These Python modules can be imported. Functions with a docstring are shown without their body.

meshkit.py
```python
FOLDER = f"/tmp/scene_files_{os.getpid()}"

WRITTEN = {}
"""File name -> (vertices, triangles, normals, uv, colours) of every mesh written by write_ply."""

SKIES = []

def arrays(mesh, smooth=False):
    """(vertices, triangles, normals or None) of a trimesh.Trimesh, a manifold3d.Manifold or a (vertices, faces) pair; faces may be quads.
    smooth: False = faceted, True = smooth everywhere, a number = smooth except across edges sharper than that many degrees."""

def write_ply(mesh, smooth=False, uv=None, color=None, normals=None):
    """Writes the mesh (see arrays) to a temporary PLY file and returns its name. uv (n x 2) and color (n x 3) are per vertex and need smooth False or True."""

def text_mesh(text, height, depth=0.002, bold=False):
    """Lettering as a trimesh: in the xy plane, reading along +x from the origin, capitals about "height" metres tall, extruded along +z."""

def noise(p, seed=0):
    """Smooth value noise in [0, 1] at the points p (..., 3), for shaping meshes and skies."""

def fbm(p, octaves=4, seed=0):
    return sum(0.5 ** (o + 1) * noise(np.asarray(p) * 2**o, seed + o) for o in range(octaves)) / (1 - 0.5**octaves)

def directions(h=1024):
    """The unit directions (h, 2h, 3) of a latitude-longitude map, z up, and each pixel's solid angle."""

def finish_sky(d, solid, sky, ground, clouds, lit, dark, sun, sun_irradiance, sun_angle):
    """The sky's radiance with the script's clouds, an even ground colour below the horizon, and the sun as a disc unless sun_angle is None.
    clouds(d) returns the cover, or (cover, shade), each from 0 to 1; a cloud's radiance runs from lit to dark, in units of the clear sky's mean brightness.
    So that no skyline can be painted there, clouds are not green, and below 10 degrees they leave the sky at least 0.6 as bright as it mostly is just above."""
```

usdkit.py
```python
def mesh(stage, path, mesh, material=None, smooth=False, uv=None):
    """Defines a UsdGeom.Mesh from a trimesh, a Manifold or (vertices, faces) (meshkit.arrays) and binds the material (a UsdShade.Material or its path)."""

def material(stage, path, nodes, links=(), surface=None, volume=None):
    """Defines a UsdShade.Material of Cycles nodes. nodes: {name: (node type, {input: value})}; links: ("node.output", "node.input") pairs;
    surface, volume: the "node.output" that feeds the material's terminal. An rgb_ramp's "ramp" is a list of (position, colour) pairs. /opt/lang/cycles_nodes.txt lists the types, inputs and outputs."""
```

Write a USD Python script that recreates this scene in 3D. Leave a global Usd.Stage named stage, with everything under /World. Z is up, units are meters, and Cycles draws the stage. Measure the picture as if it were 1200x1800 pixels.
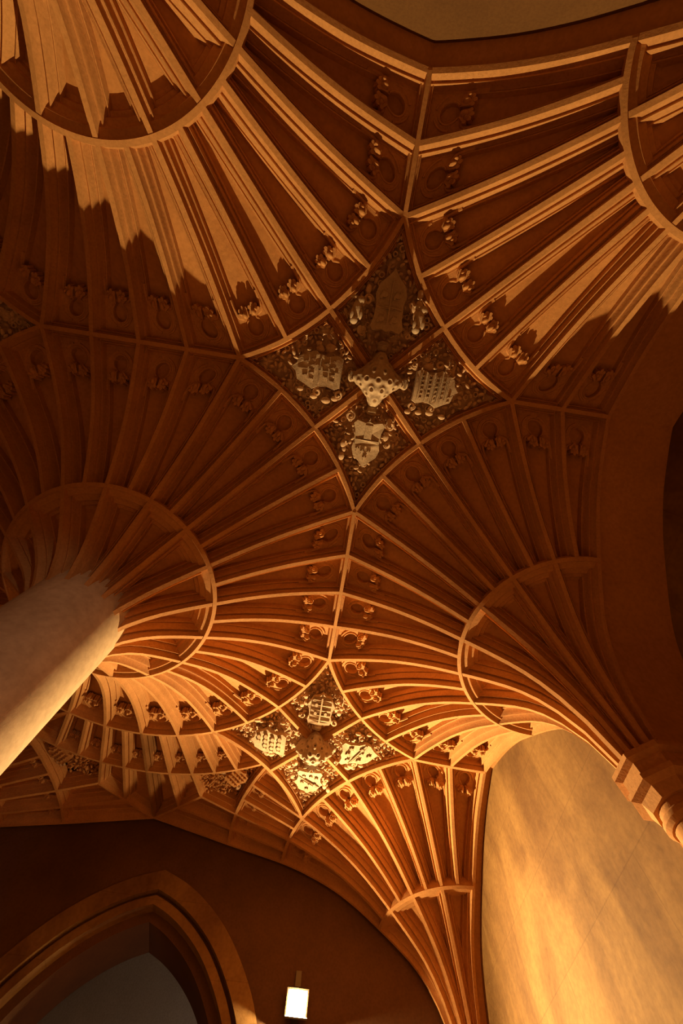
import math, numpy as np, trimesh, usdkit, meshkit
from pxr import Usd, UsdGeom, UsdLux, Gf, Sdf
from shapely.geometry import Polygon, Point, box as sbox
from shapely.ops import unary_union
from shapely import affinity
from scipy.interpolate import PchipInterpolator

stage = Usd.Stage.CreateInMemory()
UsdGeom.SetStageUpAxis(stage, UsdGeom.Tokens.z)
UsdGeom.SetStageMetersPerUnit(stage, 1.0)
world = UsdGeom.Xform.Define(stage, '/World')
stage.SetDefaultPrim(world.GetPrim())
UsdGeom.Scope.Define(stage, '/World/Looks')
rng = np.random.default_rng(7)

# ---------------------------------------------------------------- scale: one bay of the vault is 4 drafting units, 1 unit = 1.4 m
K, AY, Z0 = 1.4, 1.018, 1.4 * 3.608 + 1.6
def W(p):
    p = np.asarray(p, float)
    return p * [K, K * AY, K] + [0, 0, Z0]

# ---------------------------------------------------------------- camera
cam = UsdGeom.Camera.Define(stage, '/World/camera')
RIGHT, DOWN, FWD = np.array([[0.988362, -0.150573, 0.021618], [0.149958, 0.940588, -0.304643], [0.025538, 0.304339, 0.952221]])
eye = np.array([1.78388, -1.97398, -3.60832]) * K + [0, 0, Z0]
m = Gf.Matrix4d(*[float(x) for x in (*RIGHT, 0, *(-DOWN), 0, *(-FWD), 0, *eye, 1)])
cam.AddTransformOp().Set(m)
cam.CreateHorizontalApertureAttr(24.0)
cam.CreateVerticalApertureAttr(36.0)
cam.CreateFocalLengthAttr(24.0 * 706.35 / 1200)
cam.CreateClippingRangeAttr(Gf.Vec2f(0.05, 200))
cam.CreateExposureAttr(2.1)

# ---------------------------------------------------------------- light: one floodlight on the south wall, one weaker lamp out in the north-west bay, one in the passage
LAMP = np.array([2.190, 3.95, -1.255])
LAMP_DIR = np.array([0.0, -0.88, -0.475]); LAMP_DIR /= np.linalg.norm(LAMP_DIR)
LAMP_POWER = 8500.0
LAMP_COLOR = (1.0, 0.74, 0.34)
def sphere_light(name, p, radius, intensity, color):
    l = UsdLux.SphereLight.Define(stage, '/World/' + name)
    l.CreateRadiusAttr(radius); l.CreateIntensityAttr(intensity); l.CreateColorAttr(Gf.Vec3f(*color))
    l.AddTranslateOp().Set(Gf.Vec3d(*[float(x) for x in p]))
def spot_light(name, p, aim, radius, intensity, color, cone):
    l = UsdLux.SphereLight.Define(stage, '/World/' + name)
    l.CreateRadiusAttr(radius); l.CreateIntensityAttr(intensity); l.CreateColorAttr(Gf.Vec3f(*color))
    sh = UsdLux.ShapingAPI.Apply(l.GetPrim()); sh.CreateShapingConeAngleAttr(cone); sh.CreateShapingConeSoftnessAttr(1.0 if cone > 60 else 0.5)
    z = np.asarray(p) - np.asarray(aim); z = z / np.linalg.norm(z); x = np.cross([0, 0, 1.0], z); x /= np.linalg.norm(x); y = np.cross(z, x)
    l.AddTransformOp().Set(Gf.Matrix4d(*[float(v) for v in (*x, 0, *y, 0, *z, 0, *p, 1)]))
spot_light('floodlight_reflector', W(LAMP + 0.03 * LAMP_DIR), W(LAMP + np.array([0.12, -0.93, -0.22])), 0.025, 37000.0, LAMP_COLOR, 74.0)
spot_light('column_spotlight', W((2.6, -3.4, -3.4)), W((-0.35, 0.0, -1.8)), 0.05, 330.0, (1.0, 0.84, 0.66), 15.0)
sphere_light('passage_lamp', W((2.6, 6.2, -2.0)), 0.15, 18.0, (1.0, 0.74, 0.54))

# ---------------------------------------------------------------- materials
def stone(name, dark, light, scale=2.2, rough=0.85, bump=0.25, blotch=None, fine=38.0):
    nodes = {
        'pos': ('geometry', {}),
        'n1': ('noise_texture', {'scale': scale, 'detail': 6.0, 'roughness': 0.62}),
        'n2': ('noise_texture', {'scale': fine, 'detail': 4.0, 'roughness': 0.6}),
        'r1': ('rgb_ramp', {'ramp': [(0.32, dark), (0.68, light)]}),
        'r2': ('rgb_ramp', {'ramp': [(0.3, (0.82, 0.80, 0.78)), (0.62, (1, 1, 1))]}),
        'mx': ('mix_color', {'blend_type': 'multiply', 'fac': 1.0}),
        'b': ('bump', {'strength': bump, 'distance': 0.012}),
        'p': ('principled_bsdf', {'roughness': rough, 'specular_ior_level': 0.25}),
    }
    links = [('pos.position', 'n1.vector'), ('pos.position', 'n2.vector'), ('n1.fac', 'r1.fac'), ('n2.fac', 'r2.fac'),
             ('r1.color', 'mx.a'), ('r2.color', 'mx.b'), ('n2.fac', 'b.height'), ('b.normal', 'p.normal')]
    out = 'mx.result'
    if blotch:     # long diagonal scrapes and damp patches of old limewash
        nodes |= {'mp': ('mapping', {'mapping_type': 'point', 'rotation': blotch['rot'], 'scale': blotch['scale']}),
                  'n3': ('noise_texture', {'scale': 1.0, 'detail': 5.0, 'roughness': 0.6, 'distortion': 0.6}),
                  'r3': ('rgb_ramp', {'ramp': [(0.36, blotch['dark']), (0.58, (1, 1, 1))]}),
                  'm3': ('mix_color', {'blend_type': 'multiply', 'fac': 1.0})}
        links += [('pos.position', 'mp.vector'), ('mp.vector', 'n3.vector'), ('n3.fac', 'r3.fac'), ('mx.result', 'm3.a'), ('r3.color', 'm3.b')]
        out = 'm3.result'
        if blotch.get('joints'):   # thin masonry joints showing through the wash
            nodes |= {'mj': ('mapping', {'mapping_type': 'point', 'rotation': (0, math.pi / 2, math.pi / 2)}),
                      'v': ('brick_texture', {'color1': (1, 1, 1), 'color2': (1, 1, 1), 'mortar': (0.66, 0.58, 0.5), 'scale': 1.0, 'mortar_size': 0.006, 'brick_width': 1.9, 'row_height': 0.85}),
                      'm4': ('mix_color', {'blend_type': 'multiply', 'fac': 0.4})}
            links += [('pos.position', 'mj.vector'), ('mj.vector', 'v.vector'), ('m3.result', 'm4.a'), ('v.color', 'm4.b')]
            out = 'm4.result'
    links.append((out, 'p.base_color'))
    return usdkit.material(stage, '/World/Looks/' + name, nodes, links, surface='p.BSDF')
M = {
    'rib': stone('rib_stone', (0.43, 0.185, 0.055), (0.57, 0.255, 0.083), 1.6),
    'panel': stone('panel_stone', (0.43, 0.178, 0.050), (0.55, 0.24, 0.073), 1.1, fine=22.0),
    'pale': stone('pale_stone', (0.40, 0.265, 0.158), (0.53, 0.36, 0.222), 3.0, bump=0.35),
    'foliage': stone('carved_stone', (0.50, 0.30, 0.165), (0.66, 0.415, 0.24), 4.0, bump=0.3),
    'column': stone('column_stone', (0.44, 0.285, 0.16), (0.62, 0.42, 0.25), 1.3, bump=0.16, fine=14.0),
    'plaster': stone('ochre_plaster', (0.195, 0.093, 0.025), (0.285, 0.147, 0.044), 0.9, bump=0.2, fine=18.0,
                     blotch={'rot': (0.55, 0, 0), 'scale': (1.0, 1.2, 0.5), 'dark': (0.58, 0.50, 0.42), 'joints': True}),
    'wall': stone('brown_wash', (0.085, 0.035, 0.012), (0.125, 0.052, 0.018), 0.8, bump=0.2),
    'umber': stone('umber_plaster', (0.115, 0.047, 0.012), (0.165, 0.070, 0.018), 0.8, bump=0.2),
    'floor': stone('floor_stone', (0.30, 0.17, 0.085), (0.40, 0.235, 0.125), 1.2),
    'grey': stone('grey_plaster', (0.46, 0.44, 0.40), (0.54, 0.52, 0.48), 1.0, bump=0.1),
    'metal': usdkit.material(stage, '/World/Looks/lamp_metal', {'p': ('principled_bsdf', {'base_color': (0.10, 0.07, 0.04), 'metallic': 0.6, 'roughness': 0.45})}, surface='p.BSDF'),
    'glow': usdkit.material(stage, '/World/Looks/lamp_glass', {'e': ('emission', {'color': (1.0, 0.86, 0.62), 'strength': 4.0})}, surface='e.emission'),
    'bulb': usdkit.material(stage, '/World/Looks/lamp_bulb', {'e': ('emission', {'color': LAMP_COLOR, 'strength': LAMP_POWER})}, surface='e.emission'),
}

# ---------------------------------------------------------------- prim helpers
used = {}
def numbered(parent, name):
    k = (parent, name); used[k] = used.get(k, -1) + 1
    return f'{parent}/{name}' + (f'_{used[k]:03d}' if used[k] else '')
def data(prim, **kw):
    for k, v in kw.items():
        if v: prim.SetCustomDataByKey(k, v)
def thing(name, label, category, at=None):
    x = UsdGeom.Xform.Define(stage, numbered('/World', name))
    x.at = np.zeros(3) if at is None else W(at)
    if at is not None: x.AddTranslateOp().Set(Gf.Vec3d(*[float(v) for v in x.at]))
    data(x.GetPrim(), label=label, category=category)
    x.origin = x.at
    return x
origins = {}
def group(name, label, category, at=(0, 0, 0), kind=None):
    path = numbered('/World', name)
    x = UsdGeom.Xform.Define(stage, path)
    o = W(at); x.AddTranslateOp().Set(Gf.Vec3d(*[float(v) for v in o])); origins[path] = o
    data(x.GetPrim(), label=label, category=category, kind=kind)
    return path
def part(parent, name, mesh, mat, label=None, kind=None, category=None, smooth=32, raw=False):
    """mesh in drafting units; parent is a path that group() made, or '/World'"""
    path = numbered(parent, name)
    v, f = (mesh.vertices, mesh.faces) if hasattr(mesh, 'vertices') else mesh
    v = np.asarray(v, float); v = v if raw else W(v)
    top = '/'.join(parent.split('/')[:3])
    v = v - origins.get(top, 0)
    pm = usdkit.mesh(stage, path, trimesh.Trimesh(v, np.asarray(f), process=False), M[mat], smooth=smooth)
    prim = stage.GetPrimAtPath(path)
    data(prim, label=label, kind=kind, category=category)
    return path

# ---------------------------------------------------------------- mesh helpers
def cat(ms): return trimesh.util.concatenate([x if hasattr(x, 'vertices') else trimesh.Trimesh(*x, process=False) for x in ms])
def grid(P, close_u=False):
    """P (n, m, 3) to quads; close_u joins the last column to the first"""
    n, m_ = P.shape[:2]
    idx = np.arange(n * m_).reshape(n, m_)
    a = idx[:-1]; b = idx[1:]
    if close_u: a2, b2 = np.roll(a, -1, 1), np.roll(b, -1, 1)
    else: a, a2, b, b2 = a[:, :-1], a[:, 1:], b[:, :-1], b[:, 1:]
    q = np.stack([a, a2, b2, b], -1).reshape(-1, 4)
    f = np.vstack([q[:, [0, 1, 2]], q[:, [0, 2, 3]]])
    return P.reshape(-1, 3), f
def sweep(path, lat, nor, prof):
    """closed section prof [(lateral, along normal)] carried along path, capped"""
    prof = np.asarray(prof, float)
    P = path[:, None] + lat[:, None] * prof[None, :, :1] + nor[:, None] * prof[None, :, 1:]
    v, f = grid(P, True)
    m_ = len(prof); n = len(path)
    c0, c1 = len(v), len(v) + 1
    v = np.vstack([v, P[0].mean(0), P[-1].mean(0)])
    k = np.arange(m_); k2 = (k + 1) % m_
    f = np.vstack([f, np.c_[np.full(m_, c0), k2, k], np.c_[np.full(m_, c1), (n - 1) * m_ + k, (n - 1) * m_ + k2]])
    t = trimesh.Trimesh(v, f, process=False)
    if t.volume < 0: t.invert()
    return t
def slab(P, Q):
    """solid between two matching grids"""
    n, m_ = P.shape[:2]
    v1, f1 = grid(P); v2, f2 = grid(Q)
    N = n * m_
    idx = np.arange(N).reshape(n, m_)
    edge = np.concatenate([idx[0, :-1], idx[:-1, -1], idx[-1, :0:-1], idx[:0:-1, 0]])
    e2 = np.roll(edge, -1)
    side = np.vstack([np.c_[edge, e2, e2 + N], np.c_[edge, e2 + N, edge + N]])
    t = trimesh.Trimesh(np.vstack([v1, v2]), np.vstack([f1, f2[:, ::-1] + N, side[:, ::-1]]), process=False)
    if t.volume < 0: t.invert()
    return t
def bx(x0, x1, y0, y1, z0, z1):
    b = trimesh.creation.box([x1 - x0, y1 - y0, z1 - z0]); b.apply_translation([(x0 + x1) / 2, (y0 + y1) / 2, (z0 + z1) / 2]); return b
def extr(poly, h):
    return trimesh.util.concatenate([trimesh.creation.extrude_polygon(g, h, engine='earcut') for g in getattr(poly, 'geoms', [poly]) if g.area > 1e-7])
def blob(p, r, sub=1):
    s = trimesh.creation.icosphere(sub, 1.0); s.apply_scale(r); s.apply_translation(p); return s

# ---------------------------------------------------------------- the fan's profile: rib face height z over distance r from the fan's axis
PR = [(0.10, -1.98), (0.16, -1.66), (0.22, -1.40), (0.30, -1.19), (0.40, -1.01), (0.52, -0.865), (0.70, -0.715), (0.909, -0.566), (1.2, -0.375),
      (1.5, -0.222), (1.8, -0.112), (2.0, -0.052), (2.165, -0.012), (2.5, 0.05), (2.905, 0.12), (3.4, 0.215), (4.06, 0.34)]
zf = PchipInterpolator(*np.array(PR).T); dzf = zf.derivative()
S = 4.0; HS = 2.0
R = HS / math.cos(math.radians(22.5)); R1 = 0.909; Q = R * math.sin(math.radians(22.5)); R2 = math.hypot(R * math.cos(math.pi / 4), S - R * math.cos(math.pi / 4))
PD = 0.150                                                # rib face to panel
HALF = [(0.0165, 0.0), (0.018, -0.02), (0.023, -0.044), (0.029, -0.058), (0.036, -0.058), (0.040, -0.048), (0.046, -0.046), (0.050, -0.054), (0.053, -0.078), (0.057, -0.100), (0.062, -0.110), (0.066, -0.108), (0.071, -0.102), (0.076, -0.106), (0.079, -0.135), (0.083, -0.160)]
def full(h, base=-0.185):
    h = list(h)
    return [(-a, b) for a, b in reversed(h)] + h + [(h[-1][0], base), (-h[-1][0], base)]
RIB = full(HALF)
RING = [(-0.155, -0.185), (-0.155, -0.150), (-0.130, -0.136), (-0.128, -0.112), (-0.104, -0.104), (-0.102, -0.078), (-0.078, -0.066), (-0.066, -0.050), (-0.062, -0.034), (-0.030, -0.024), (-0.018, -0.014), (-0.017, 0.004), (0.017, 0.004), (0.019, -0.014), (0.036, -0.05), (0.040, -0.12), (0.055, -0.15), (0.055, -0.185)]

def frame(c, az, r):
    r = np.asarray(r, float); ca, sa = math.cos(az), math.sin(az)
    p = np.c_[c[0] + r * ca, c[1] + r * sa, zf(r)]
    d = dzf(r); L = np.sqrt(1 + d * d)
    nor = np.c_[d * ca / L, d * sa / L, -1 / L]
    tan = np.c_[ca / L, sa / L, d / L]
    lat = np.tile([-sa, ca, 0.0], (len(r), 1))
    return p, lat, nor, tan
def surf(c, az, r, n):
    """points at azimuth az, radius r (arrays), n along the normal into the room from the rib face"""
    az, r, n = np.broadcast_arrays(np.asarray(az, float), np.asarray(r, float), np.asarray(n, float))
    d = dzf(r); L = np.sqrt(1 + d * d)
    rr = r + n * d / L
    return np.stack([c[0] + rr * np.cos(az), c[1] + rr * np.sin(az), zf(r) - n / L], -1)
def rspace(r0, r1, step=0.075): return np.linspace(r0, r1, max(6, int((r1 - r0) / step)))
def rib_mesh(c, az, r0, r1, prof=RIB):
    p, lat, nor, _ = frame(c, az, rspace(r0, r1)); return sweep(p, lat, nor, prof)
def arc_mesh(c, a0, a1, r, prof, rev=False):
    """moulding along a circle of the fan; lateral is outward"""
    az = np.linspace(a0, a1, max(4, int(abs(a1 - a0) / math.radians(3.0))))
    ca, sa = np.cos(az), np.sin(az); d = float(dzf(r)); L = math.sqrt(1 + d * d); o = np.ones_like(az)
    p = np.c_[c[0] + r * ca, c[1] + r * sa, o * zf(r)]
    return sweep(p, np.c_[ca / L, sa / L, o * d / L], np.c_[d * ca / L, d * sa / L, -o / L], prof)
def panel_mesh(c, a0, a1, rin, rout, n=-PD, na=5, nr=None):
    """rin, rout: functions of azimuth"""
    az = np.linspace(a0, a1, na)
    lo = np.array([rin(a) for a in az]); hi = np.array([rout(a) for a in az])
    nr = nr or max(5, int((hi - lo).max() / 0.09))
    t = np.linspace(0, 1, nr)[:, None]
    r = lo + (hi - lo) * t
    A = np.broadcast_to(az, r.shape)
    return slab(surf(c, A, r, n), surf(c, A, r, n - 0.05))

# ---------------------------------------------------------------- the cusped head of a panel, drawn once in panel widths: a across (-.5 .. .5), b away from the outer end
def head_shape():
    w = 0.31
    lobe = Point(0, 0.42).buffer(0.165, 24)
    neck = Polygon([(-0.07, 0.45), (0.07, 0.45), (0.09, 0.66), (-0.09, 0.66)])
    foils = [Point(s * 0.165, 0.77).buffer(0.125, 20) for s in (-1, 1)]
    body = sbox(-w, 0.77, w, 2.0).union(sbox(-0.16, 0.72, 0.16, 1.0))
    opening = unary_union([lobe, neck, body] + foils)
    plate = sbox(-0.5, 0.05, 0.5, 0.93).difference(opening)
    return plate.segmentize(0.06).simplify(0.004)
HEAD = extr(head_shape(), 1.0)
_parts = HEAD
LOBE = None
def lobe_roll():                                             # raised roll that edges the round lobe and the two foils
    t = np.radians(np.linspace(-235, 55, 26)); P = np.c_[0.18 * np.cos(t), 0.42 + 0.18 * np.sin(t)]
    return P
ROLL = lobe_roll()
LEAFP = []                                                   # the leafy cusp tips: a crisp lobed leaf on each side of the neck
for s in (-1, 1):
    lf = unary_union([Polygon([(s * 0.035, 0.62), (s * 0.17, 0.585), (s * 0.25, 0.66), (s * 0.24, 0.76), (s * 0.13, 0.80), (s * 0.03, 0.78)])] + [Point(s * a, b).buffer(r, 4) for a, b, r in ((0.055, 0.80, 0.042), (0.135, 0.835, 0.046), (0.215, 0.79, 0.046), (0.262, 0.705, 0.042))])
    LEAFP.append(lf.difference(Point(s * 0.095, 0.865).buffer(0.018, 4)).simplify(0.004))
LEAFM = cat([extr(p_, 1.0) for p_ in LEAFP])
LEAFM = cat([LEAFM] + [blob((s * a, b, 1.0), (rx, ry, 0.5)) for s in (-1, 1) for a, b, rx, ry in ((0.12, 0.69, 0.06, 0.085), (0.20, 0.735, 0.04, 0.05))])
LEAFM.vertices = LEAFM.vertices * [0.86, 0.86, 1] + [0, 0.70 * 0.14, 0]
SHOULDER, CRESCENT = [], []
for s in (-1, 1):
    t = np.radians(np.linspace(0, -155, 14)); P = np.c_[0.165 + 0.132 * np.cos(t), 0.77 + 0.132 * np.sin(t)]
    P = np.vstack([[0.315, 1.0], [0.312, 0.86], P]); SHOULDER.append(P * [s, 1])
    t = np.radians(np.linspace(-12, -72, 9)); CRESCENT.append(np.c_[s * (-0.03 + 0.33 * np.cos(t)), 0.52 + 0.36 * np.sin(t)])
def head_mesh(c, a0, a1, rout, w):
    am, da = (a0 + a1) / 2, a1 - a0
    def mp(a, b, n):
        az = am + np.asarray(a) * da
        ro = np.array([rout(x) for x in np.atleast_1d(az)])
        return surf(c, az, ro - np.asarray(b) * w, n)
    v = HEAD.vertices
    plate = trimesh.Trimesh(mp(v[:, 0], v[:, 1], -0.160 + 0.055 * v[:, 2]), HEAD.faces, process=False)
    v = LEAFM.vertices
    leaf = trimesh.Trimesh(mp(v[:, 0], v[:, 1], -0.125 + v[:, 2] * 0.062 * w / 0.39), LEAFM.faces, process=False)
    def roll(P, r):
        d = np.gradient(P, axis=0); nn = np.c_[-d[:, 1], d[:, 0]]; nn /= np.linalg.norm(nn, axis=1, keepdims=True)
        cen = mp(P[:, 0], P[:, 1], -0.104); up = mp(P[:, 0], P[:, 1], -0.07) - cen
        lat = mp(P[:, 0] + nn[:, 0] * .05, P[:, 1] + nn[:, 1] * .05, -0.104) - cen
        lat /= np.linalg.norm(lat, axis=1, keepdims=True); up /= np.linalg.norm(up, axis=1, keepdims=True)
        return sweep(cen, lat, up, [(r * math.cos(t), r * math.sin(t)) for t in np.linspace(0, 2 * math.pi, 7)[:-1]])
    return cat([plate, leaf, roll(ROLL, 0.008), roll(SHOULDER[0], 0.015), roll(SHOULDER[1], 0.015), roll(CRESCENT[0], 0.010), roll(CRESCENT[1], 0.010)])

# ---------------------------------------------------------------- fans
D = math.radians
def std_out(a):
    """where a whole fan ends: the ridge lines near its axes, the diamond's circle between"""
    b = (a + math.pi / 4) % (math.pi / 2) - math.pi / 4
    return HS / math.cos(b) if abs(b) <= D(22.5) + 1e-9 else R
def fan(label, c, lo, hi, r0, out=std_out, heads=lambda d: True):
    g = group('vault_fan', label, 'vault fan', (c[0], c[1], -0.566))
    n = int(round((hi - lo) / 11.25))
    for i in range(n + 1):
        d = lo + 11.25 * i
        if i == n and hi - lo == 360: continue
        part(g, 'rib', rib_mesh(c, D(d), R1 - 0.01, out(D(d)) + 0.01), 'rib')
        if i % 2 == 0: part(g, 'lower_rib', rib_mesh(c, D(d), r0, R1 + 0.01), 'rib')
    for i in range(n):
        a0, a1 = D(lo + 11.25 * i), D(lo + 11.25 * (i + 1))
        part(g, 'panel', panel_mesh(c, a0, a1, lambda a: R1 - 0.02, lambda a: out(a) + 0.02), 'panel')
        if heads((lo + 11.25 * (i + 0.5)) % 360): part(g, 'cusped_head', head_mesh(c, a0, a1, out, 0.39), 'rib')
    for i in range(n // 2):
        a0, a1 = D(lo + 22.5 * i), D(lo + 22.5 * (i + 1))
        part(g, 'lower_panel', panel_mesh(c, a0, a1, lambda a: r0, lambda a: R1), 'panel')
    part(g, 'ring', arc_mesh(c, D(lo), D(hi), R1, RING), 'rib')
    return g
C_, TL, TR, BR, BC, BL, WF, NW = (0, 0), (0, -S), (S, -S), (S, 0), (S, S), (-S, S), (-S, 0), (-S, -S)
def c_out(a):
    d = math.degrees(a) % 360
    return R if 45 <= d <= 135 else std_out(a)
def bc_out(a):
    d = math.degrees(a) % 360
    return R if 180 <= d <= 225 else std_out(a)
def bl_out(a):
    d = math.degrees(a) % 360
    return R if d >= 315 or d < 1 else std_out(a)
f_c = fan('central full fan of the vault, ringed ribs spreading all round the pale round column', C_, 0, 360, 0.30, c_out)
f_tl = fan('half fan against the far wall at upper left, its panels half lit in orange stripes', TL, 0, 180, 0.15)
f_tr = fan('dark corner fan at upper right with lit rib edges', TR, 90, 180, 0.15)
f_br = fan('half fan on the right wall springing from the moulded capital and wall shaft', BR, 90, 270, 0.15)
f_bc = fan('corner fan beside the bright yellow wall and above the lamp', BC, 180, 270, 0.15, bc_out)
f_bl = fan('dark corner fan at lower left, half hidden behind the pale column', BL, 270, 360, 0.16, bl_out)
f_w = fan('half fan on the left wall beyond the central fan', WF, -90, 90, 0.20, std_out, lambda d: False)
f_nw = fan('corner fan at the far left end of the far wall', NW, 0, 90, 0.24, std_out, lambda d: d < 46)

# the outer zones towards the south wall: the central fan and the two corner fans run on past their first circle
def rdiam(c, az, o=(0, S)):
    """radius at which the ray from c leaves the diamond's edge circle of radius R round o"""
    ux, uy = math.cos(az), math.sin(az); dx, dy = c[0] - o[0], c[1] - o[1]
    b = ux * dx + uy * dy; q = dx * dx + dy * dy - R * R
    return -b - math.sqrt(max(b * b - q, 0)), -b + math.sqrt(max(b * b - q, 0))
AZM = math.degrees(math.atan2(S - R * math.cos(math.pi / 4), R * math.cos(math.pi / 4)))      # azimuth of the diamond's mid point seen from C (58.2)
def rbis(az): return S / (math.cos(az) + math.sin(az))       # where a ray of the central fan meets the line x + y = S
def outer_zone(g, c, conv):
    """conv maps an azimuth (degrees, in the first half zone of the central fan: 58..90) to this fan's azimuth"""
    for d in (67.5, 73.125, 78.75, 84.375, 90.0):
        part(g, 'rib', rib_mesh(c, D(conv(d)), R - 0.02, R2 + 0.01), 'rib')
    for d in (78.75, 84.375, 90.0):
        part(g, 'rib', rib_mesh(c, D(conv(d)), R2 - 0.01, rbis(D(d)) + 0.01), 'rib')
    for d0, d1 in ((AZM, 67.5), (67.5, 73.125), (73.125, 78.75), (78.75, 84.375), (84.375, 90.0)):
        back = (lambda a: a) if conv(1.0) - conv(0.0) > 0 else (lambda a: a)
        s = 1 if conv(1.0) > conv(0.0) else -1
        inv = lambda a, s=s: (math.degrees(a) - conv(0.0)) / s
        lo = lambda a: max(R - 0.02, min(rdiam(C_, D(inv(a)))[0] - 0.02, R2)) if d1 <= 67.6 else R - 0.02
        part(g, 'panel', panel_mesh(c, D(conv(d0)), D(conv(d1)), lo, lambda a: R2 + 0.02), 'panel')
        if d0 > 60: part(g, 'cusped_head', head_mesh(c, D(min(conv(d0), conv(d1))), D(max(conv(d0), conv(d1))), lambda a: R2, 0.26), 'rib')
        if d0 > 78: part(g, 'panel', panel_mesh(c, D(conv(d0)), D(conv(d1)), lambda a: R2 - 0.02, lambda a: rbis(D(inv(a))) + 0.02), 'panel')
    part(g, 'outer_ring', arc_mesh(c, D(conv(AZM)), D(conv(90.0)), R2, RIB), 'rib')
outer_zone(f_c, C_, lambda d: d)
outer_zone(f_c, C_, lambda d: 180.0 - d)
outer_zone(f_bc, BC, lambda d: 270.0 - d)
outer_zone(f_bl, BL, lambda d: 270.0 + d)
part(f_c, 'inner_ring', arc_mesh(C_, D(67.5), D(112.5), R, RIB), 'rib')
part(f_bc, 'inner_ring', arc_mesh(BC, D(180), D(202.5), R, RIB), 'rib')
part(f_bl, 'inner_ring', arc_mesh(BL, D(337.5), D(360), R, RIB), 'rib')

# ---------------------------------------------------------------- ridge ribs
def line_rib(a, b, c, prof=RIB, n=28):
    """rib along the plan line a-b, its face at the height of the fan round c"""
    t = np.linspace(0, 1, n)[:, None]; p2 = np.asarray(a, float) + (np.asarray(b, float) - a) * t
    r = np.hypot(p2[:, 0] - c[0], p2[:, 1] - c[1]); z = zf(r) - 0.006
    p = np.c_[p2, z]; d = np.gradient(p, axis=0); d /= np.linalg.norm(d, axis=1, keepdims=True)
    lat = np.cross(d, [0, 0, 1.0]); lat /= np.linalg.norm(lat, axis=1, keepdims=True); nor = np.cross(lat, d); nor *= np.where(nor[:, 2:] > 0, -1, 1)
    return sweep(p, lat, nor, prof)
def ridge(label, a, b, c):
    g = group('ridge_rib', label, 'ridge rib', ((a[0] + b[0]) / 2, (a[1] + b[1]) / 2, 0))
    part(g, 'moulding', line_rib(a, b, c), 'rib')
ridge('short ridge rib between the two diamonds, linking their tips', (HS, -Q), (HS, Q), C_)
ridge('ridge rib running left from the big diamond between the central fan and the striped fan', (-Q, -HS), (Q, -HS), C_)
ridge('ridge rib climbing from the top tip of the big diamond to the far wall', (HS, -S), (HS, -S + Q), TL)
ridge('dark ridge rib running from the big diamond to the right wall', (S - Q, -HS), (S, -HS), BR)
ridge('ridge rib from the lower diamond to the bright yellow wall', (S - Q, HS), (S, HS), BR)
ridge('ridge rib beyond the central fan on the left side of the column', (-HS, -Q), (-HS, Q), C_)
for s, w in ((1, 'right'), (-1, 'left')):
    a0 = D(78.75); q = (s * rbis(a0) * math.cos(a0), rbis(a0) * math.sin(a0))
    ridge(f'slanting ridge rib, {w} arm of the V that points down at the doorway wall', q, (0, S), C_)

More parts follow.
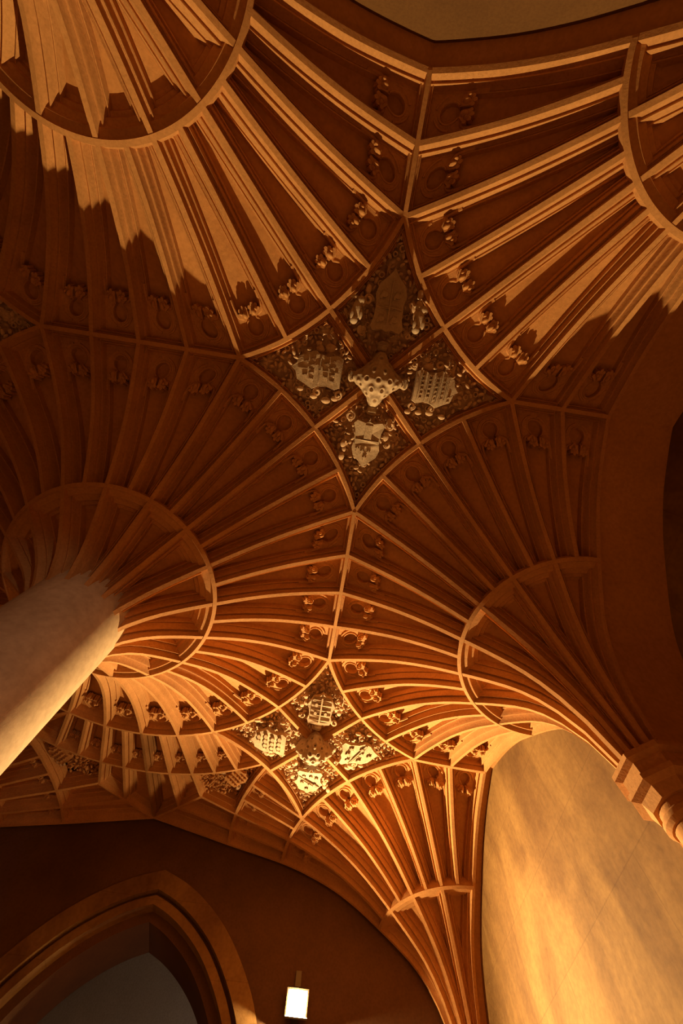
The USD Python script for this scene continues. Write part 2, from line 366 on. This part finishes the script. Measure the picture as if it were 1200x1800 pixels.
# ---------------------------------------------------------------- carved panels between the fans
def carve(poly, seed, level, amp=0.06, res=0.02):
    """undercut leaf carving as a height field over a plan polygon: level(x, y) is the back's height"""
    x0, y0, x1, y1 = poly.bounds
    nx, ny = int((x1 - x0) / res) + 2, int((y1 - y0) / res) + 2
    X, Y = np.meshgrid(np.linspace(x0, x1, nx), np.linspace(y0, y1, ny))
    P = np.stack([X, Y, np.zeros_like(X)], -1)
    warp = np.stack([meshkit.noise(P * 7, seed + 5) - .5, meshkit.noise(P * 7, seed + 9) - .5, np.zeros_like(X)], -1) * 0.16
    q = (P + warp) * 9.0
    a = np.abs(meshkit.noise(q, seed) - 0.5) * 2; b = np.abs(meshkit.noise(q * 1.7 + 3.1, seed + 1) - 0.5) * 2
    h = np.clip(1.5 - 2.3 * a, 0, 1) ** 0.7 * 0.72 + np.clip(1.2 - 2.2 * b, 0, 1) * 0.42
    Z = level(X, Y) - amp * h
    v, f = grid(np.stack([X, Y, Z], -1))
    cen = v[f].mean(1)
    from shapely import contains_xy
    f = f[contains_xy(poly, cen[:, 0], cen[:, 1])]
    out = [trimesh.Trimesh(v, f, process=False)]
    r = np.random.default_rng(seed + 1000); pts = np.empty((0, 2)); inner = poly.buffer(-0.03)
    cand = np.c_[r.uniform(x0, x1, 2600), r.uniform(y0, y1, 2600)]
    cand = cand[contains_xy(inner, cand[:, 0], cand[:, 1])]
    for c in cand:
        if len(pts) == 0 or ((pts - c) ** 2).sum(1).min() > 0.037 ** 2: pts = np.vstack([pts, c])
    zl = level(pts[:, 0], pts[:, 1])
    for k, (c, z) in enumerate(zip(pts, zl)):
        if r.random() < 0.12: m_ = trimesh.creation.torus(0.017 + .005 * r.random(), 0.0075, major_sections=9, minor_sections=5)
        else: m_ = blob((0, 0, 0), np.array([.026, .0135, .020]) * (.75 + .45 * r.random()))
        m_.apply_transform(trimesh.transformations.euler_matrix(r.normal(0, .35), r.normal(0, .35), r.uniform(0, 6.3)))
        m_.apply_translation((c[0], c[1], z - 0.055 - 0.05 * r.random())); out.append(m_)
    return cat(out)
def shield_poly(kind):
    if kind == 0: pts = [(-.5, .42), (-.40, .5), (-.14, .46), (0, .50), (.14, .46), (.40, .5), (.5, .42), (.42, .25), (.41, .0), (.46, -.15), (.38, -.33), (.18, -.45), (0, -.60), (-.18, -.45), (-.38, -.33), (-.46, -.15), (-.41, 0), (-.42, .25)]
    else: pts = [(-.42, .5), (.42, .5), (.5, .38), (.43, .22), (.47, .02), (.56, -.1), (.44, -.26), (.34, -.42), (.12, -.46), (0, -.56), (-.12, -.46), (-.34, -.42), (-.44, -.26), (-.56, -.1), (-.47, .02), (-.43, .22), (-.5, .38)]
    return Polygon(pts)
def star_poly(n, r, q, a=0.0):
    t = np.arange(2 * n) * math.pi / n + a
    return Polygon(np.c_[np.cos(t), np.sin(t)] * np.where(np.arange(2 * n) % 2, q, r)[:, None])
def charges(kind):
    """raised bearings on a shield, in the shield's own square; only plain heraldic figures"""
    out = []
    def put(p, x, y, h=0.03): out.append((affinity.translate(p, x, y), h))
    if kind == 'quarterly':
        put(sbox(-.012, -.42, .012, .44), 0, 0, .014); put(sbox(-.40, -.012, .40, .012), 0, .05, .014)
        for sx in (-1, 1):
            for y0 in (.27, -.17):
                for dx, dy in ((-.09, .07), (.09, .07), (0, -.07)):
                    put(Point(0, 0).buffer(.035), sx * .2 + dx, y0 + dy, .035); put(star_poly(3, .075, .03, .5), sx * .2 + dx, y0 + dy, .02)
    elif kind == 'fess':
        put(sbox(-.42, -.07, .42, .07), 0, 0, .025); put(sbox(-.12, .1, .12, .42), 0, 0, .018)
        for x, y in ((-.1, -.22), (.1, -.22), (0, -.36), (-.27, -.17)): put(star_poly(5, .075, .035, .3), x, y, .03)
    elif kind == 'barry':
        for k in range(8): put(sbox(-.40, -.018, .40, .018), 0, .40 - k * .095, .024)
        for k in range(26): put(Point(0, 0).buffer(.03, 4), -.33 + (k % 6) * .13 + .05 * (k // 6 % 2), .33 - (k // 6) * .17, .035)
    elif kind == 'cross':
        put(sbox(-.02, -.42, .02, .44), 0, 0, .02); put(sbox(-.38, -.02, .38, .02), 0, .08, .02)
        for x, y in ((-.2, .28), (.2, .28), (-.2, -.14), (.2, -.14)):
            put(affinity.scale(Point(0, 0).buffer(.07), 1.4, .7), x, y, .03); put(Point(0, 0).buffer(.04), x + .09, y + .04, .035)
            for k in (-.07, .05): put(sbox(-.012, -.06, .012, 0), x + k, y - .02, .025)
    elif kind == 'mullets':
        put(affinity.rotate(sbox(-.5, -.035, .5, .035), -28), 0, 0, .025)
        for x, y in ((-.22, .28), (.05, .3), (.27, .22), (-.26, -.05), (.05, -.1), (.24, -.1), (-.05, -.33)): put(star_poly(5, .08, .035, .3), x, y, .035)
    elif kind == 'bars':
        for k in range(5): put(sbox(-.40, -.035, .40, .035), 0, .36 - k * .17, .04)
        put(sbox(-.03, -.42, .03, .44), 0, 0, .05)
        for x, y in ((-.2, .1), (.2, .1), (.2, -.18)): put(Point(0, 0).buffer(.06), x, y, .06)
    elif kind == 'lumps':
        for k in range(14): put(affinity.scale(Point(0, 0).buffer(.07, 6), 1.2, .8), -.3 + (k % 4) * .2 + .07 * (k // 4 % 2), .32 - (k // 4) * .21, .055)
    return out
def shield_mesh(kind, outline, w, h, bow=0.05):
    pol = shield_poly(outline)
    v = []
    base = extr(pol.segmentize(.08), 0.13)
    base.vertices[:, 2] += bow * (1 - 4 * base.vertices[:, 0] ** 2)
    v.append(base)
    for p, t in charges(kind):
        p = p.intersection(pol.buffer(-.03))
        if p.is_empty: continue
        e = extr(p.segmentize(.08), t + .02); e.vertices[:, 2] += .11 + bow * (1 - 4 * e.vertices[:, 0] ** 2); v.append(e)
    m_ = cat(v); m_.vertices = m_.vertices * [w, h, 0.30]
    return m_
def scroll(p0, turn, size, s):
    """a curled strap: flat band bent into a spiral"""
    t = np.linspace(0, 1.35 * 2 * math.pi, 22); rr = size * (1 - 0.7 * t / t[-1])
    P = np.c_[np.cos(turn + s * t) * rr, np.sin(turn + s * t) * rr, np.linspace(0.0, 0.035, 22)] + p0
    d = np.gradient(P, axis=0); d /= np.linalg.norm(d, axis=1, keepdims=True)
    lat = np.cross(d, [0, 0, 1.0]); nor = np.tile([0, 0, 1.0], (22, 1)); w = size * 0.26
    return sweep(P, lat, nor, [(-w, -w), (w, -w), (w, w), (0, w * 1.5), (-w, w)])
def mantle_mesh(w, h, seed):
    r = np.random.default_rng(seed); out = []
    for s in (-1, 1):
        for y in (0.40, -0.12):
            out.append(scroll((s * w * (0.60 + 0.1 * r.random()), h * (y + .15 * r.random()), 0.0), r.random() * 6, 0.024 + 0.016 * r.random(), s))
        for _ in range(4):
            out.append(blob((s * w * (.58 + .3 * r.random()), h * (r.random() - .45), .015), np.array([.024, .034, .018]) * (.7 + .6 * r.random())))
    return cat(out)
def helm_mesh(sz):
    prof = [(0.0, 1.0), (.35, .93), (.62, .7), (.7, .35), (.62, .2), (.74, .12), (.8, 0), (.5, -.12), (0, -.12)]
    m_ = trimesh.creation.revolve(np.array(prof)[::-1], sections=14); m_.apply_scale(sz)
    slots = cat([bx(-.55 * sz, .55 * sz, -.85 * sz, -.5 * sz, (.42 + .14 * k) * sz, (.47 + .14 * k) * sz) for k in (0, 1)])
    m_ = cat([m_, slots]); m_.apply_transform(trimesh.transformations.rotation_matrix(math.radians(-55), (1, 0, 0))); return m_
def place(mesh, at, ang, tilt=0.0):
    """stands the mesh (x across, y up the shield, z out of it) on the ceiling: its y points along ang in plan, z into the room"""
    mesh = mesh.copy(); u = np.array([math.cos(ang), math.sin(ang), 0]); z = np.array([0, 0, -1.0])
    y = u * math.cos(tilt) + z * math.sin(tilt); z = -u * math.sin(tilt) + z * math.cos(tilt)
    x = np.cross(y, z)
    T = np.eye(4); T[:3, 0], T[:3, 1], T[:3, 2], T[:3, 3] = x, y, z, at
    mesh.apply_transform(T); return mesh

DIA = []
for cx, cy in ((0, 0), (1, 0), (1, 1), (0, 1)): DIA.append((cx, cy))
def diamond_poly(cx, cy, grow=0.0):
    p = sbox(cx - HS, cy - HS, cx + HS, cy + HS)
    for sx in (-1, 1):
        for sy in (-1, 1): p = p.difference(Point(cx + sx * HS, cy + sy * HS).buffer(R - grow, 96))
    p = p.intersection(sbox(cx - HS + Q - grow * 2, cy - HS + Q - grow * 2, cx + HS - Q + grow * 2, cy + HS - Q + grow * 2))
    return max(getattr(p, 'geoms', [p]), key=lambda g: g.area)
FL = PD + 0.012
def boss_mesh(seed):
    """the pendant: a square knob of leaves, four corners out over the panels, pierced all over"""
    ms = trimesh.creation.icosphere(5, 1.0); v = ms.vertices.copy()
    az = np.arctan2(v[:, 1], v[:, 0]); down = np.clip(-v[:, 2], -1, 1)
    sq = 1.0 + 0.20 * np.cos(4 * az) * np.clip(1 - np.abs(v[:, 2]), 0, 1) + 0.05 * np.cos(8 * az) * (1 - np.abs(v[:, 2]))
    d = np.ones(len(v))
    pts = [(0, 0, -1.0)] + [(math.cos(t) * math.sin(p), math.sin(t) * math.sin(p), -math.cos(p)) for p, n, o in ((0.55, 6, 0), (1.0, 10, .3), (1.42, 14, 0)) for t in np.arange(n) * 2 * math.pi / n + o]
    for q_ in np.array(pts):
        q_ = q_ / np.linalg.norm(q_); a = np.arccos(np.clip(v @ q_, -1, 1))
        d += 0.20 * np.exp(-(a / 0.17) ** 2) - 0.36 * np.exp(-(a / 0.075) ** 2)
    v = v * (sq * d)[:, None] * [0.165, 0.165, 0.16]
    return trimesh.Trimesh(v, ms.faces, process=False)
def rosette_mesh():
    out = []
    for k in range(10):
        t = k * 2 * math.pi / 10; b = blob((0, 0, 0), (0.052, 0.018, 0.012), 2); b.apply_translation((0.062, 0, 0)); b.apply_transform(trimesh.transformations.rotation_matrix(t, (0, 0, 1))); out.append(b)
    e = extr(star_poly(10, 0.105, 0.06), 0.012); out.append(e); out.append(blob((0, 0, -0.012), (0.034, 0.034, 0.022), 2))
    return cat(out)
def edge_arc(cx, cy, sx, sy):
    c = (cx + sx * HS, cy + sy * HS); mid = math.atan2(-sy, -sx)
    return c, mid
def diamond(label, cx, cy, seed, shields, carved=True):
    g = group('carved_boss_panel', label, 'carved ceiling panel', (cx, cy, 0))
    pol = diamond_poly(cx, cy, 0.02)
    for ang in (0, 90, 180, 270):                             # order: +x, +y, -x, -y
        u = np.array([math.cos(D(ang)), math.sin(D(ang))])
        wedge = Polygon([(cx, cy), (cx + 3 * math.cos(D(ang - 45)), cy + 3 * math.sin(D(ang - 45))), (cx + 3 * math.cos(D(ang + 45)), cy + 3 * math.sin(D(ang + 45)))])
        q = pol.intersection(wedge.buffer(0.01))
        if carved: part(g, 'foliage', carve(q, seed + ang, lambda X, Y: FL + 0 * X), 'foliage', kind='stuff')
        part(g, 'back_panel', trimesh.util.concatenate([trimesh.creation.extrude_polygon(q, 0.04, engine='earcut')]).apply_translation((0, 0, FL + 0.004)), 'foliage')
    for sx in (-1, 1):
        for sy in (-1, 1):
            c, mid = edge_arc(cx, cy, sx, sy)
            part(g, 'edge_rib', arc_mesh(c, mid - D(22.6), mid + D(22.6), R, RIB), 'rib')
            a = np.array([c[0] + R * math.cos(mid), c[1] + R * math.sin(mid)]); b = np.array([cx, cy], float)
            t = np.linspace(0, 1, 8)[:, None]; p = np.c_[a + (b - a) * t, np.full(8, -0.012)]
            dvec = (b - a) / np.linalg.norm(b - a); lat = np.tile([-dvec[1], dvec[0], 0], (8, 1))
            part(g, 'cross_rib', sweep(p, lat, np.tile([0, 0, -1.0], (8, 1)), RIB), 'rib')
    if not carved: return g
    b = boss_mesh(seed); b.apply_transform(trimesh.transformations.rotation_matrix(D(0), (0, 0, 1))); b.apply_translation((cx, cy, -0.05))
    bp = part(g, 'boss', b, 'pale', 'pierced knob of carved leaves at the crossing of the ribs', smooth=60)
    return g, bp
def add_shield(g, cx, cy, ang, dist, w, h, kind, outline, seed, label, helm=True, side=0.0, tilt=0.12, tall=0.0):
    u = np.array([math.cos(D(ang)), math.sin(D(ang))]); n = np.array([-u[1], u[0]])
    at = np.array([cx + u[0] * dist + n[0] * side, cy + u[1] * dist + n[1] * side, -0.005])
    inw = D(ang) + math.pi                                     # the shield's top points to the boss
    sp = part(g, 'shield', place(shield_mesh(kind, outline, w, h), at, inw, tilt), 'pale', label, smooth=False)
    part(g, 'mantling', place(mantle_mesh(w, h, seed), at + [0, 0, 0.02], inw), 'foliage', smooth=60, kind='stuff')
    if helm:
        hp = np.array([cx + u[0] * (dist - h * .70), cy + u[1] * (dist - h * .70), 0.0])
        part(g, 'helmet', place(helm_mesh(0.062), hp, inw), 'pale', smooth=50)
def lion_mesh():
    return cat([blob((0, 0, .03), (.035, .06, .03), 2), blob((.012, .07, .045), (.028, .028, .028), 2), blob((.03, .035, .06), (.014, .035, .014)), blob((-.03, .03, .05), (.014, .035, .014)), blob((-.02, -.06, .03), (.03, .03, .026), 2), blob((.03, -.075, .035), (.026, .014, .016))])
g1, bp1 = diamond('big carved diamond in the middle of the vault with a knob boss and four shields', HS, -HS, 11, None)
add_shield(g1, HS, -HS, 90, 0.52, 0.27, 0.37, 'fess', 0, 1, 'pale shield pointing down, a bar and small stars on it')
add_shield(g1, HS, -HS, 180, 0.50, 0.27, 0.40, 'quarterly', 1, 2, 'pale shield on the left, divided in four with small figures')
add_shield(g1, HS, -HS, 0, 0.49, 0.27, 0.36, 'barry', 1, 3, 'pale shield on the right, closely barred')
add_shield(g1, HS, -HS, 270, 0.565, 0.27, 0.42, 'cross', 0, 4, 'dim shield at the top, parted by a thin cross')
for s in (-1, 1):
    part(g1, 'supporter', place(lion_mesh().apply_scale(1.15), (HS + s * .255, -HS - .50, .02), D(90)), 'pale', 'small pale carved beast standing beside the top shield', smooth=60)
g2, bp2 = diamond('smaller looking carved diamond above the lamp with a star flower and four shields', HS, HS, 41, None)
add_shield(g2, HS, HS, 90, 0.50, 0.30, 0.36, 'mullets', 1, 5, 'lit shield nearest the doorway wall, with stars and a slanting band')
add_shield(g2, HS, HS, 180, 0.52, 0.30, 0.38, 'lumps', 1, 6, 'lit shield on the left, worn to lumps')
add_shield(g2, HS, HS, 0, 0.50, 0.32, 0.40, 'mullets', 0, 7, 'lit shield on the right with scattered stars')
add_shield(g2, HS, HS, 270, 0.55, 0.28, 0.36, 'bars', 1, 8, 'lit shield at the top with thick bars')
rs = place(rosette_mesh(), (HS, HS + .05, -0.185), D(90), tilt=0.5)
part(bp2, 'star_flower', rs, 'pale', 'star shaped flower on the knob, lit by the lamp', smooth=50)
g3, _ = diamond('dark carved diamond at the left edge beyond the ridge of the central fan', -HS, -HS, 71, None)
g4, _ = diamond('dark carved diamond hidden behind the pale column', -HS, HS, 91, None)
# the two spandrels with a single shield beside the V
for s, lab in ((1, 'dim carved spandrel with a shield right of the V of ridge ribs'), (-1, 'dark carved spandrel with a shield left of the V, beside the column')):
    a0 = D(78.75); q = np.array([rbis(a0) * math.cos(a0), rbis(a0) * math.sin(a0)])
    m0 = np.array([R * math.cos(math.pi / 4), S - R * math.cos(math.pi / 4)])
    arc1 = [(R2 * math.cos(D(a)), R2 * math.sin(D(a))) for a in np.linspace(AZM, 78.75, 12)]
    arc2 = [(S - y, S - x) for x, y in arc1]
    pol = Polygon(arc1 + [tuple(q)] + arc2[::-1])
    if s < 0: pol = affinity.scale(pol, -1, 1, origin=(0, 0))
    pol = pol.buffer(0.02)
    g = group('carved_spandrel', lab, 'carved ceiling panel', (s * 1.15, 2.9, 0.15))
    lev = lambda X, Y: zf(np.hypot(X, Y)) + FL
    part(g, 'foliage', carve(pol, 120 + s, lev), 'rib', kind='stuff')
    cz = np.array([s * 1.12, 2.88]); zz = float(zf(np.hypot(*cz)))
    part(g, 'shield', place(shield_mesh('lumps', 1, 0.22, 0.27), (cz[0], cz[1], zz + 0.06), D(90 + s * 45)), 'rib', smooth=False)
    part(g, 'mantling', place(mantle_mesh(0.22, 0.27, 300 + s), (cz[0], cz[1], zz + 0.08), D(90 + s * 45)), 'foliage', smooth=60, kind='stuff')
    b = extr(pol, 0.04); b.apply_translation((0, 0, 0.42)); part(g, 'back_panel', b, 'foliage')

# ---------------------------------------------------------------- column, wall shafts
def lathe(prof, sections, at, rot=0.0):
    m_ = trimesh.creation.revolve(np.array(prof), sections=sections)
    m_.apply_transform(trimesh.transformations.rotation_matrix(rot, (0, 0, 1))); m_.apply_translation(at)
    if m_.volume < 0: m_.invert()
    return m_
FLOOR = -(1.6 + K * 3.608) / K
g = group('column', 'thick pale round stone column leaning out of the left edge', 'column', (0, 0, FLOOR))
part(g, 'shaft', lathe([(0, FLOOR + .3), (.362, FLOOR + .3), (.360, -1.6), (.358, -0.86), (0, -0.86)], 64, (0, 0, 0)), 'column', smooth=40)
part(g, 'base', lathe([(0, FLOOR), (.52, FLOOR), (.52, FLOOR + .12), (.44, FLOOR + .2), (.42, FLOOR + .26), (.363, FLOOR + .31), (0, FLOOR + .31)], 48, (0, 0, 0)), 'column')
def wall_shaft(label, c):
    g = group('wall_shaft', label, 'wall shaft', (c[0], c[1], FLOOR))
    zc = -1.67
    part(g, 'capital', lathe([(0, zc), (.205, zc), (.22, zc - .015), (.22, zc - .045), (.185, zc - .06), (.185, zc - .13), (.205, zc - .14), (.205, zc - .17), (.165, zc - .19), (.145, zc - .25), (0, zc - .25)], 8, (c[0], c[1], 0), D(22.5)).apply_transform(np.array([[1.15, 0, 0, -.15 * c[0]], [0, 1.15, 0, -.15 * c[1]], [0, 0, 1, 0], [0, 0, 0, 1]])), 'rib', smooth=False)
    part(g, 'necking', lathe([(0, zc - .24), (.135, zc - .24), (.14, zc - .29), (.155, zc - .305), (.155, zc - .33), (.135, zc - .35), (0, zc - .35)], 28, (c[0], c[1], 0)), 'rib')
    part(g, 'shaft', lathe([(0, FLOOR), (.122, FLOOR), (.122, zc - .34), (0, zc - .34)], 28, (c[0], c[1], 0)), 'rib')
wall_shaft('round wall shaft with a moulded eight-sided capital under the right wall fan', BR)
wall_shaft('round wall shaft in the corner beside the bright yellow wall', BC)
wall_shaft('round wall shaft under the striped fan on the far wall', TL)
wall_shaft('round wall shaft in the dark upper right corner', TR)

# ---------------------------------------------------------------- walls
def struct(name, mesh, mat, label, category=None, **kw): return part('/World', name, mesh, mat, label=label, kind='structure', **kw)
TOP = 0.75
DN, DE1, DE2, DS = 0.17, 0.60, 0.10, 0.07
def soffit(c, az, axis, depth, r0=0.22, r1=2.02, n=-0.045):
    """the band between a wall rib and the wall that lies deeper"""
    r = rspace(r0, r1, 0.05)
    P = surf(c, D(az), r, n)
    P = np.vstack([[P[0, 0], P[0, 1], FLOOR], P])
    o = np.zeros(3); o[axis[0]] = axis[1] * depth
    A = np.stack([P, P + o], 1)
    up = np.zeros_like(P); d = np.gradient(P, axis=0); side = np.array([math.cos(D(az)), math.sin(D(az)), 0])
    nn = np.cross(d, o); nn /= np.linalg.norm(nn, axis=1, keepdims=True)
    nn *= np.where((nn @ np.array([0, 0, 1.0]) - 0.2 * (nn @ side))[:, None] < 0, -1, 1)
    return slab(A, A + nn[:, None] * 0.05)
def arch_trim(name, label, bits, mat='panel'):
    struct(name, cat(bits), mat, label)
arch_trim('trim_1', 'arched reveal along the far wall over the upper panels', [soffit(TL, 0, (1, -1), DN), soffit(TR, 180, (1, -1), DN), soffit(TL, 180, (1, -1), DN), soffit(NW, 0, (1, -1), DN)])
arch_trim('trim_2', 'deep dark arched reveal of the right wall recess', [soffit(TR, 90, (0, 1), DE1), soffit(BR, 270, (0, 1), DE1)])
arch_trim('trim_3', 'shallow arched reveal round the bright yellow wall', [soffit(BR, 90, (0, 1), DE2), soffit(BC, 270, (0, 1), DE2)])
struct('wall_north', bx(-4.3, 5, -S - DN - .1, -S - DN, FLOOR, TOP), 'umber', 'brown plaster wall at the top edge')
struct('wall_east', bx(S + DE1, S + DE1 + .1, -S - .2, 0.0, FLOOR, TOP), 'plaster', 'recessed plaster wall at the right edge')
struct('wall_east', bx(S + DE2, S + DE1 + .1, 0.0, S + .3, FLOOR, TOP), 'plaster', 'bright yellow lamp-lit plaster wall at lower right')
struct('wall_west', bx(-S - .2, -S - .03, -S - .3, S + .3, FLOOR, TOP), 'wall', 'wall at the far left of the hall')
struct('floor', bx(-S - .2, S + .7, -S - .3, 8.2, FLOOR - .1, FLOOR), 'floor', 'stone floor below the camera')

# doorway wall with its pointed arch
AX, AZ_ = 0.40, -0.22
def arch_pts(off, n=26):
    """half points from the right foot over the apex to the left foot, moved inwards by off"""
    right = [(1.56, -2.6), (1.56, -2.0), (1.52, -1.55), (1.41, -1.14), (1.20, -0.80), (0.93, -0.50), (0.62, -0.265), (0.32, -0.105), (0.0, 0.0)]
    t = np.linspace(0, 1, len(right)); tt = np.linspace(0, 1, n)
    from scipy.interpolate import CubicSpline
    P = np.c_[CubicSpline(t, np.array(right)[:, 0])(tt), CubicSpline(t, np.array(right)[:, 1])(tt)]
    P = np.vstack([[1.56, FLOOR - AZ_], P])
    d = np.gradient(P, axis=0); d /= np.linalg.norm(d, axis=1, keepdims=True); nrm = np.c_[-d[:, 1], d[:, 0]]
    nrm *= np.where(nrm[:, :1] > 0, -1, 1)
    P = P + nrm * off
    keep = P[:, 0] > 0; keep[-1] = False
    P = P[keep]
    k = (P[-1, 1] - P[-2, 1]) / (P[-1, 0] - P[-2, 0]); P = np.vstack([P, [0, P[-1, 1] - k * P[-1, 0]]])
    L = P[::-1].copy(); L[:, 0] *= -1
    A = np.vstack([P, L[1:]]); return A + [AX, AZ_]
SY = S + DS
hole = Polygon(arch_pts(0.16)); wallp = sbox(-S - .2, FLOOR, S + .3, TOP).difference(hole)
wm = extr(wallp, 0.75); wm.vertices = np.c_[wm.vertices[:, 0], SY + 0.75 - wm.vertices[:, 2], wm.vertices[:, 1]]; wm.invert()
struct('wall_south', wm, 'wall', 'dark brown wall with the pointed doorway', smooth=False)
def arch_order(off, y0, y1, width):
    """one moulded order of the arch: a band from off inwards by width, between depths y0 and y1"""
    a, b = arch_pts(off), arch_pts(off + width)
    n = min(len(a), len(b))
    def rs(P, n=64):
        d = np.r_[0, np.cumsum(np.linalg.norm(np.diff(P, axis=0), axis=1))]; i = np.argmax(P[:, 1])
        h = np.r_[np.linspace(0, d[i], n), np.linspace(d[i], d[-1], n)[1:]]
        return np.c_[np.interp(h, d, P[:, 0]), np.interp(h, d, P[:, 1])]
    a, b = rs(a), rs(b)
    def p3(P, y): return np.c_[P[:, 0], np.full(len(P), y), P[:, 1]]
    ring = np.stack([p3(a, y0), p3(b, y0), p3(b, y1), p3(a, y1)], 1)
    v, f = grid(ring, True); t = trimesh.Trimesh(v, f, process=False)
    if t.volume < 0: t.invert()
    return t
d1 = '/World/door_1'; UsdGeom.Xform.Define(stage, d1); origins[d1] = np.zeros(3)
data(stage.GetPrimAtPath(d1), label='pointed stone doorway arch in the dark wall at lower left', kind='structure')
part(d1, 'hood_mould', arch_order(0.0, SY - 0.012, SY + 0.2, 0.19), 'plaster', smooth=30)
part(d1, 'inner_order', arch_order(0.18, SY + 0.07, SY + 0.45, 0.05), 'wall', smooth=30)
part(d1, 'inner_order', arch_order(0.23, SY + 0.02, SY + 0.45, 0.085), 'plaster', smooth=30)
part(d1, 'reveal', arch_order(0.31, SY + 0.16, SY + 0.74, 0.10), 'wall', smooth=30)
struct('wall_passage', bx(-2.6, 4.4, 7.4, 7.5, FLOOR, 1.2), 'grey', 'grey plaster seen through the doorway')
struct('ceiling', bx(-2.6, 4.4, SY + .76, 7.5, 1.1, 1.2), 'grey', 'passage ceiling')

# ---------------------------------------------------------------- the floodlight
g = group('floodlight', 'small square wall floodlight glowing white at the bottom', 'lamp', tuple(LAMP))
fw = LAMP_DIR * [1, 1, 1]; rt = np.cross(fw, [0, 0, 1.0]); rt /= np.linalg.norm(rt); upv = np.cross(rt, fw)
def lp(mesh):
    mesh = mesh.copy(); v = mesh.vertices; mesh.vertices = LAMP + v[:, :1] * rt + v[:, 1:2] * fw + v[:, 2:] * upv
    return mesh
hw, hh = 0.10, 0.085
part(g, 'housing', lp(cat([bx(-hw - .012, hw + .012, -.12, -.105, -hh - .012, hh + .012), bx(-hw - .012, -hw, -.12, -.03, -hh, hh), bx(hw, hw + .012, -.12, -.03, -hh, hh), bx(-hw - .012, hw + .012, -.12, -.03, hh, hh + .012), bx(-hw - .012, hw + .012, -.12, .04, -hh - .012, -hh)])), 'metal', smooth=False)
part(g, 'glass', lp(bx(-hw, hw, -.06, -.035, -hh, hh)), 'glow', smooth=False)
bd = trimesh.creation.cylinder(0.018, 0.006, sections=20); bd.apply_transform(trimesh.transformations.rotation_matrix(math.pi / 2, (1, 0, 0))); bd.apply_translation((0, -.02, 0))
part(g, 'bulb', lp(bd), 'bulb')
part(g, 'bracket', cat([bx(LAMP[0] - .03, LAMP[0] + .03, SY - .02, SY, LAMP[2] - .2, LAMP[2] + .28)]), 'metal', smooth=False)
